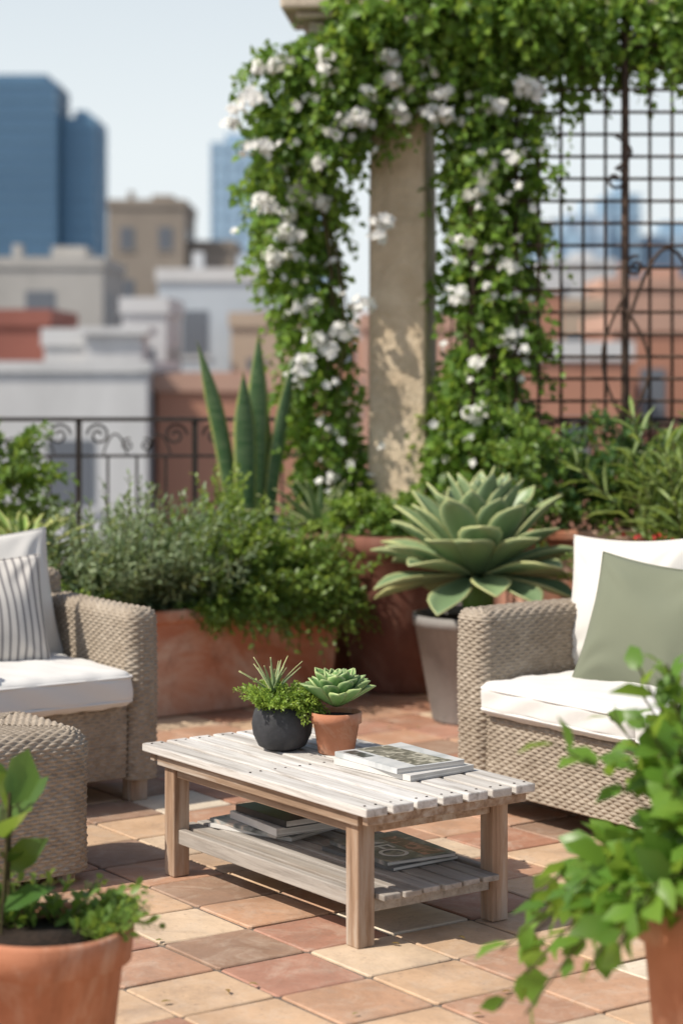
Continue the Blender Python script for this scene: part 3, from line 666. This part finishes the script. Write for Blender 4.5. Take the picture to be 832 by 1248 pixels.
cp=bevel(g.obj('capital',[M['trim']],CO,False),.02,3); cp.rotation_euler=(0,0,math.radians(10))
g=Geo(); g.box(.95,5,10.0,10.4,3.20,3.42); bevel(g.obj('pergola_beam',[M['trim']],None,False),.01)
g=Geo(); g.box(4.3,4.6,10.05,10.35,-.005,3.198); bevel(g.obj('stone_pier',[M['stone']],None,False),.01)
VB=[(.05,2.99,.2),(-.14,2.79,.2),(.33,3.0,.2),(.33,2.86,.16),(.56,2.86,.2),(.70,2.62,.18),(-.25,2.56,.17),(-.06,2.52,.15),(-.28,2.32,.16),(-.14,2.24,.15),(-.22,2.05,.15),(-.16,1.93,.15),(-.14,1.66,.15),(-.12,1.40,.14),(-.08,1.13,.15),(-.05,.93,.16),
(.65,2.40,.16),(.70,2.18,.17),(.64,1.92,.14),(.72,1.70,.16),(.66,1.42,.17),(.62,1.17,.18),(.54,.98,.16),(.78,1.2,.16),(.78,2.42,.14),(.76,1.95,.14),
(.88,3.08,.2),(1.08,3.08,.16),(1.27,3.15,.14),(1.47,3.10,.16),(1.62,3.05,.16),(1.80,3.1,.18),(.12,2.80,.14),(-.3,2.85,.12),(-.02,2.8,.15),(1.15,2.88,.08),(.58,1.0,.15),(.8,1.0,.14),(.82,1.6,.13),(.82,2.2,.12),(.78,2.85,.15)]
parts=[]
for (x,z,r) in VB:
    low=z<2.45 and x<.2
    yb=9.97 if (z>2.4 or x>.86) and not low else (10.17 if low else 10.04)
    n=int(58*(r/.16)**2)
    parts.append(blob((x,yb,z),(r*1.05,.14,r*1.25),n,.14,8,.070,.058,up=-.15,grav=.7,tpl=TPL_HEART,inner=.2,updir=.45,ang=65))
for (x,z,r) in((.1,3.12,.13),(.35,3.16,.15),(.62,3.12,.17),(.85,3.2,.16)):
    parts.append(blob((x,9.78,z),(r,.11,r),int(58*(r/.16)**2),.14,8,.070,.058,up=.1,grav=.7,tpl=TPL_HEART,inner=.2,updir=.45,ang=65))
C_=np.array([(x+rng.normal(0,.1),(10.05 if x<.2 and z<2.45 else 9.9)+rng.normal(0,.08),z+rng.normal(0,.1)) for (x,z,r) in VB for _ in range(5)])
C_=C_[(C_[:,0]<-.04)|(C_[:,0]>.62)|(C_[:,2]>2.72)]
parts.append(sprigs(C_,np.stack([rng.normal(0,.5,len(C_)),rng.normal(-.2,.4,len(C_)),rng.normal(-.1,.6,len(C_))],1),rng.uniform(.18,.36,len(C_)),13,.048,.040,grav=.7,tpl=TPL_HEART,ang=60))
VI=empty('flowering_vine')
foliage('leaves',parts,M['vine'],VI)
g=Geo()
for k in range(9):
    x0=[-.02,.0,.02,.58,.6,.56,.66,.52,-.05][k]; pts=[]
    top=[-.2,-.1,.0,.6,.75,.56,.8,.55,-.05][k]
    for i in range(24):
        t=i/23; z=.7+t*2.35; pts.append((x0+(top-x0)*t**1.5+.04*math.sin(z*4+k),10.06+.03*math.sin(z*5+k*2),z))
    V,F=tube(pts,.010-.003*(k%3),6); g.add(V,F)
g.obj('woody_stems',[M['stem']],VI)
FC=[(.35,3.09),(.39,2.91),(.25,2.83),(.25,2.70),(.02,2.64),(.11,2.62),(.41,2.66),(.29,2.66),(.2,2.16),(.58,2.07),(.63,2.3),(.54,1.81),(.10,1.77),(.66,1.5),(.8,1.62),(-.06,1.54),(-.18,1.5),(-.26,2.2),(-.28,2.11),(-.22,2.01),(-.34,2.24),(-.49,2.68),(-.28,2.91),(-.06,2.87),(.86,2.79),(-.1,2.44),(-.2,2.3),(-.3,2.4),(-.12,1.6),(-.2,1.75),(-.42,2.72),(.12,2.75),(.48,2.75),(.2,2.95),(-.38,2.5),(-.32,2.0),(.7,2.7),(.80,2.45),(.8,1.95),(.62,1.25)]
def fy(x,z): return 9.78 if z>2.4 else (9.95 if x<.2 else 9.84)
FC3=[(x,fy(x,z),z) for x,z in FC]
FC3+=[(x+rng.normal(0,.07),fy(x,z),z+rng.normal(0,.06)) for x,z in FC if x<.1 or rng.uniform()<.5]
flowers('white_flowers',FC3[::2],15,.070,.028,M['petal'],VI,.6)
flowers('white_flowers',FC3[1::2],9,.048,.028,M['petal'],VI,.8)
n=140; a=np.array([VB[i%26] for i in rng.integers(0,26,n)])
flowers('scattered_blossoms',[(x+rng.normal(0,r*.7),fy(x,z)+.02+rng.normal(0,.03),z+rng.normal(0,r*.7)) for x,z,r in a if abs(x-.3)>.2 or z>2.7],2,.02,.024,M['petal'],VI)
# ---------------------------------------------------------------- trellis
TG=empty('metal_trellis',(0,0,0)); g=Geo(); y=9.93
def bar(g,x0,z0,x1,z1,r,yy,m=0):
    V,F=tube([(x0,yy,z0),((x0+x1)/2,yy,(z0+z1)/2),(x1,yy,z1)],r,6); g.add(V,F,m)
x=.62
while x<3.3: bar(g,x,1.10,x,3.195,.0078,y); x+=.1055
z=1.10
while z<3.2: bar(g,.62,z,3.3,z,.0078,y-.0145); z+=.1055
for px_ in(.62,1.345,2.3,3.3):
    V,F=tube([(px_,y-.01,0.0),(px_,y-.01,1.6),(px_,y-.01,3.198)],.019,8); g.add(V,F)
def spiral(cx,cz,r0,r1,a0,a1,n=26): return [(cx+(r0+(r1-r0)*t)*math.cos(a0+(a1-a0)*t),cz+(r0+(r1-r0)*t)*math.sin(a0+(a1-a0)*t)) for t in np.linspace(0,1,n)]
def scr(g,pts,r,yy):
    V,F=tube([(a,yy,b_) for a,b_ in pts],r,6); g.add(V,F)
scr(g,spiral(1.295,2.36,.012,.055,0,math.pi*2.5),.0075,y-.037)
scr(g,[(1.295+.075*math.sin(math.pi*t),2.41+.16*t) for t in np.linspace(0,1,14)],.0075,y-.037)
scr(g,spiral(1.39,1.95,.012,.05,math.pi,-math.pi*1.6),.0075,y-.037)
scr(g,[(1.345+.46*t,1.66+.42*math.sin(math.pi*min(1,t*1.1))-.1*t) for t in np.linspace(0,1,24)],.0085,y-.037)
scr(g,spiral(1.72,1.60,.012,.07,math.pi*.1,math.pi*2.6),.0075,y-.037)
scr(g,[(1.345-.11*math.sin(math.pi*t),1.20+.62*t) for t in np.linspace(0,1,20)],.0075,y-.037)
scr(g,[(1.345+.11*math.sin(math.pi*t),1.20+.55*t) for t in np.linspace(0,1,20)],.0075,y-.037)
g.obj('grid',[M['rust']],TG)
# ---------------------------------------------------------------- railing
RG=empty('iron_railing'); g=Geo(); y=10.62
def rail(x0,x1):
    g.box(x0,x1,y-.022,y+.022,1.195,1.215); g.box(x0,x1,y-.010,y+.010,1.012,1.026); g.box(x0,x1,y-.010,y+.010,.10,.115)
    x=x0
    i=0
    while x<=x1+.001:
        if i%4==0: g.box(x-.014,x+.014,y-.0145,y+.0145,0.0,1.194)
        else: g.box(x-.006,x+.006,y-.0065,y+.0065,.1155,1.0115)
        if i%4==0 and x+.59<=x1+.01:
            for c_,s in((x+.10,1),(x+.49,-1)):
                scr(g,spiral(c_,1.125,.012,.06,0 if s>0 else math.pi,(math.pi*3 if s>0 else -math.pi*2)),.0065,y)
            for s in(1,-1):
                scr(g,[(x+.295+s*(.05+.12*t),1.03+.10*math.sin(math.pi*t)**.8) for t in np.linspace(0,1,14)],.005,y)
                scr(g,spiral(x+.295+s*.045,1.075,.006,.034,math.pi/2-s*math.pi/2,math.pi/2-s*math.pi/2+s*math.pi*2.6),.005,y)
        x+=.1475; i+=1
rail(-1.334-.59*5,.03); rail(.55,.55+.59*7)
g.obj('rails_and_scrolls',[M['iron']],RG,False)
g=Geo(); g.box(-5,5,10.70,10.85,-.005,.09); g.obj('roof_edge_curb',[M['trim']],None,False)
# ---------------------------------------------------------------- city
GZ=-16
M['asph']=simple('city_ground',(.10,.10,.10),(.20,.19,.18),.02,.9,0)
g=Geo(); g.box(-4000,4000,-400,5000,GZ-1,GZ); g.obj('ground',[M['asph']],None,False)
M['render']=simple('terrace_building_render',(.4,.36,.3),(.5,.45,.38),.5,.9,.2,20)
g=Geo(); g.box(-5,5,-6,10.8,GZ+.01,-.36); g.obj('terrace_building',[M['render']],None,False)
def fm(name,c,v=.9): return simple(name,tuple(x*v for x in c),c,.35,.85,0,stain=tuple(x*.8 for x in c))
CM={'white':fm('white_render',(.64,.64,.64)),'grey':fm('grey_render',(.48,.46,.43)),'brick':fm('red_brick',(.50,.25,.17),.8),'brown':fm('brown_brick',(.34,.13,.10),.75),
 'stone':fm('aged_stone',(.34,.29,.24),.75),'blue':fm('pale_blue_render',(.52,.57,.62)),'pink':fm('pink_render',(.54,.34,.26),.85),'tan':fm('tan_render',(.54,.43,.33),.85),'haze_tint':fm('haze_tinted_concrete',(.46,.56,.66))}  # last entry: blue distance haze painted into the wall colour
def glassm(name,c,c2):
    m,nt,b=base(name,.3,.5)
    tc=nt.nodes.new('ShaderNodeTexCoord'); q=nt.nodes.new('ShaderNodeMapping'); q.inputs['Scale'].default_value=(.02,.02,.03); nt.links.new(tc.outputs['Object'],q.inputs[0])
    n_=nt.nodes.new('ShaderNodeTexNoise'); n_.inputs['Scale'].default_value=1; nt.links.new(q.outputs[0],n_.inputs['Vector'])
    nt.links.new(ramp(nt,n_.outputs['Fac'],[(.35,c),(.65,c2)]),b.inputs['Base Color']); return m
CM['win']=glassm('window_glass',(.12,.13,.15),(.18,.20,.23)); CM['tower']=glassm('tower_glass',(.15,.30,.45),(.18,.36,.52)); CM['tower2']=glassm('tower_glass_pale',(.32,.46,.58),(.37,.51,.64)); CM['band']=fm('tower_spandrel',(.20,.34,.47),.95)  # tower blues include distance haze, put into the base colour
CM['towerd']=glassm('tower_glass_deep',(.08,.165,.27),(.10,.20,.32)); CM['bandd']=fm('tower_spandrel_deep',(.12,.215,.31),.95); CM['band2']=fm('tower_spandrel_pale',(.35,.48,.60),.97)  # pale spandrel colour has distance haze mixed in as well
def building(name,x0,x1,y0,dep,z1,wall,win=CM['win'],fl=3.2,bay=3.0,ww=1.3,wh=1.6,roof=True,parapet=.5,trim=None):
    g=Geo(); y1=y0+dep; g.box(x0,x1,y0,y1,GZ,z1)
    if parapet:
        t=.3; pz=z1+parapet
        g.box(x0-.08,x1+.08,y0-.08,y0+t,z1+.01,pz,2); g.box(x0-.08,x1+.08,y1-t,y1+.08,z1+.01,pz,2); g.box(x0-.08,x0+t,y0+t+.01,y1-t-.01,z1+.01,pz,2); g.box(x1-t,x1+.08,y0+t+.01,y1-t-.01,z1+.01,pz,2)
    nb=max(1,int((x1-x0)/bay)); bw=(x1-x0)/nb; nd=max(1,int(dep/bay)); bd=dep/nd
    z=z1-fl+.6; k=0
    while z>GZ+1 and k<26:
        for i in range(nb):
            cx_=x0+(i+.5)*bw
            g.box(cx_-ww/2-.1,cx_+ww/2+.1,y0-.06,y0-.01,z-.12,z-.003,2)
            g.box(cx_-ww/2,cx_+ww/2,y0-.03,y0+.05,z,z+wh,1)
        for i in range(nd):
            cy_=y0+(i+.5)*bd
            g.box(x0-.03,x0+.05,cy_-ww/2,cy_+ww/2,z,z+wh,1); g.box(x1-.05,x1+.03,cy_-ww/2,cy_+ww/2,z,z+wh,1)
        z-=fl; k+=1
    if roof and x1-x0>3:
        w_=(x1-x0); g.box(x0+w_*.5,x0+w_*.78,y0+dep*.4,y0+dep*.7,z1+.01,z1+min(2.4,w_*.10+.6),0)
        g.box(x0+w_*.2,x0+w_*.27,y0+dep*.3,y0+dep*.4,z1+.01,z1+1.2,2)
    return g.obj(name,[wall,win,trim or (CM['white'] if wall in(CM['white'],CM['brick'],CM['blue']) else wall)],None,False)
def tower(name,x0,x1,y0,dep,z1,gm,bm_,fl=4.0,mull=3.0,crown=0):
    g=Geo(); y1=y0+dep; g.box(x0,x1,y0,y1,GZ,z1)
    z=GZ+fl
    while z<z1-1: g.box(x0-.15,x1+.15,y0-.15,y1+.15,z,z+.8,1); z+=fl
    x=x0
    while x<x1: g.box(x,x+.35,y0-.35,y0-.16,GZ,z1,1); x+=mull
    yy=y0
    while yy<y1: g.box(x1+.16,x1+.35,yy,yy+.35,GZ,z1,1); g.box(x0-.35,x0-.16,yy,yy+.35,GZ,z1,1); yy+=mull
    g.box(x0+3,x1-3,y0+4,y1-4,z1+.01,z1+2.5+crown,1)
    return g.obj(name,[gm,bm_],None,False)
tower('glass_skyscraper',-112,-82,600,30,82,CM['towerd'],CM['bandd'])
tower('glass_skyscraper',-81.5,-72,612,30,73,CM['tower'],CM['band'])
tower('glass_skyscraper',-31,-17,500,24,54,CM['tower2'],CM['band2'])
tower('glass_skyscraper',-14,-4,560,24,42,CM['tower2'],CM['band2'])
building('stone_building',-13.4,-9.0,120,9,10.3,CM['stone'],fl=3,bay=1.9,ww=.8,wh=1.3)
building('stone_building',-9.0+.05,-6.2,121,9,8.0,CM['stone'],fl=3,bay=1.5,ww=.7,wh=1.2,roof=False)
building('white_building',-16,-10.5,92,9,5.6,CM['grey'])
building('white_building',-23,-17,100,9,5.0,CM['white'])
building('brown_building',-11.5,-8.4,60,6,2.5,CM['brown'],roof=False)
building('white_building',-8.1,-6.6,57,5,1.9,CM['white'],roof=False,bay=1.5,ww=.8)
building('white_building',-6.5,-5.2,62,6,2.9,CM['white'],bay=1.3,ww=.6,roof=False)
g=Geo(); g.box(-6.75,-5.25,55,57,GZ,2.2); g.box(-6.95,-5.05,54.8,57.2,2.21,2.4); g.box(-5.6,-5.1,53.5,54.7,GZ,1.7); g.obj('stair_penthouse',[CM['white']],None,False)
building('pale_blue_building',-6.5,-1.2,74,8,4.3,CM['blue'],bay=2.4,ww=.9)
building('brick_building',-3.6,-.3,68,5,2.6,CM['tan'],bay=1.5,ww=.6,roof=False)
building('white_building',-9.6,-3.72,40,7,1.3,CM['white'],bay=2.2,ww=.9,wh=1.3,roof=False,parapet=.2)
building('brick_building',-3.62,-.2,41,7,.9,CM['brick'],bay=1.5,ww=.5,wh=.9,fl=3.9,roof=False,parapet=.35,trim=CM['pink'])
building('brick_building',-4.7,-2.6,27,5,-1.6,CM['brick'],bay=1.2,ww=.5,wh=1.0,roof=False,parapet=.2)
building('brick_building',.6,4.2,60,7,2.4,CM['pink'],bay=1.5,ww=.7,wh=1.2,roof=False)
building('brick_building',4.4,7.2,52,7,1.5,CM['brick'],bay=1.5,ww=.7,wh=1.2,roof=False)
building('brick_building',7.5,12,58,7,2.3,CM['brick'],bay=1.6,ww=.7,roof=False,trim=CM['pink'])
building('brick_building',5.4,8.0,76,7,4.0,CM['brick'],bay=1.6,ww=.7)
building('tan_building',8.4,10.8,86,7,3.6,CM['tan'],bay=1.8,ww=.8)
building('brick_building',11.3,16,90,7,4.6,CM['pink'],bay=1.8,ww=.8)
building('tan_building',7.4,11,120,8,6.4,CM['tan'],bay=1.8,ww=.8)
building('white_building',12.5,17,130,8,7.4,CM['white'],bay=1.8,ww=.8)
tower('haze_tinted_tower',28,34,300,16,20,CM['tower2'],CM['band2'])  # far towers, their haze is painted in the material colours
tower('haze_tinted_tower',34.5,41,320,16,24,CM['haze_tint'],CM['band2'])
tower('haze_tinted_tower',42,47,330,16,28,CM['tower2'],CM['band2'])
tower('haze_tinted_tower',49.5,60,340,16,22,CM['haze_tint'],CM['tower2'])
cols=['white','grey','tan','stone','brick','pink','tan','brick']
for k in range(70):
    yy=rng.uniform(130,420); w_=rng.uniform(5,12)*yy/150; xx=rng.uniform(-.2,.2)*yy
    h=1.5+yy*rng.uniform(-.03,.020)
    building('distant_building',xx,xx+w_,yy,w_,h,CM[cols[k%8]] if yy<240 else CM[['haze_tint','grey','white','blue'][k%4]],bay=max(2.5,w_/7),ww=1.4,roof=(k%3==0))  # farther blocks get paler walls, aerial haze put into the colour
for k in range(26):
    yy=rng.uniform(50,100); w_=rng.uniform(3,6); sgn=1 if k%2 else -1; xx=sgn*rng.uniform(.19,.5)*yy
    if sgn<0: xx-=w_
    building('rooftop_building',xx,xx+w_,yy,w_,1.5+yy*rng.uniform(-.05,.03),CM[cols[k%8]],roof=(k%3==0))
print('done',len(bpy.data.objects))
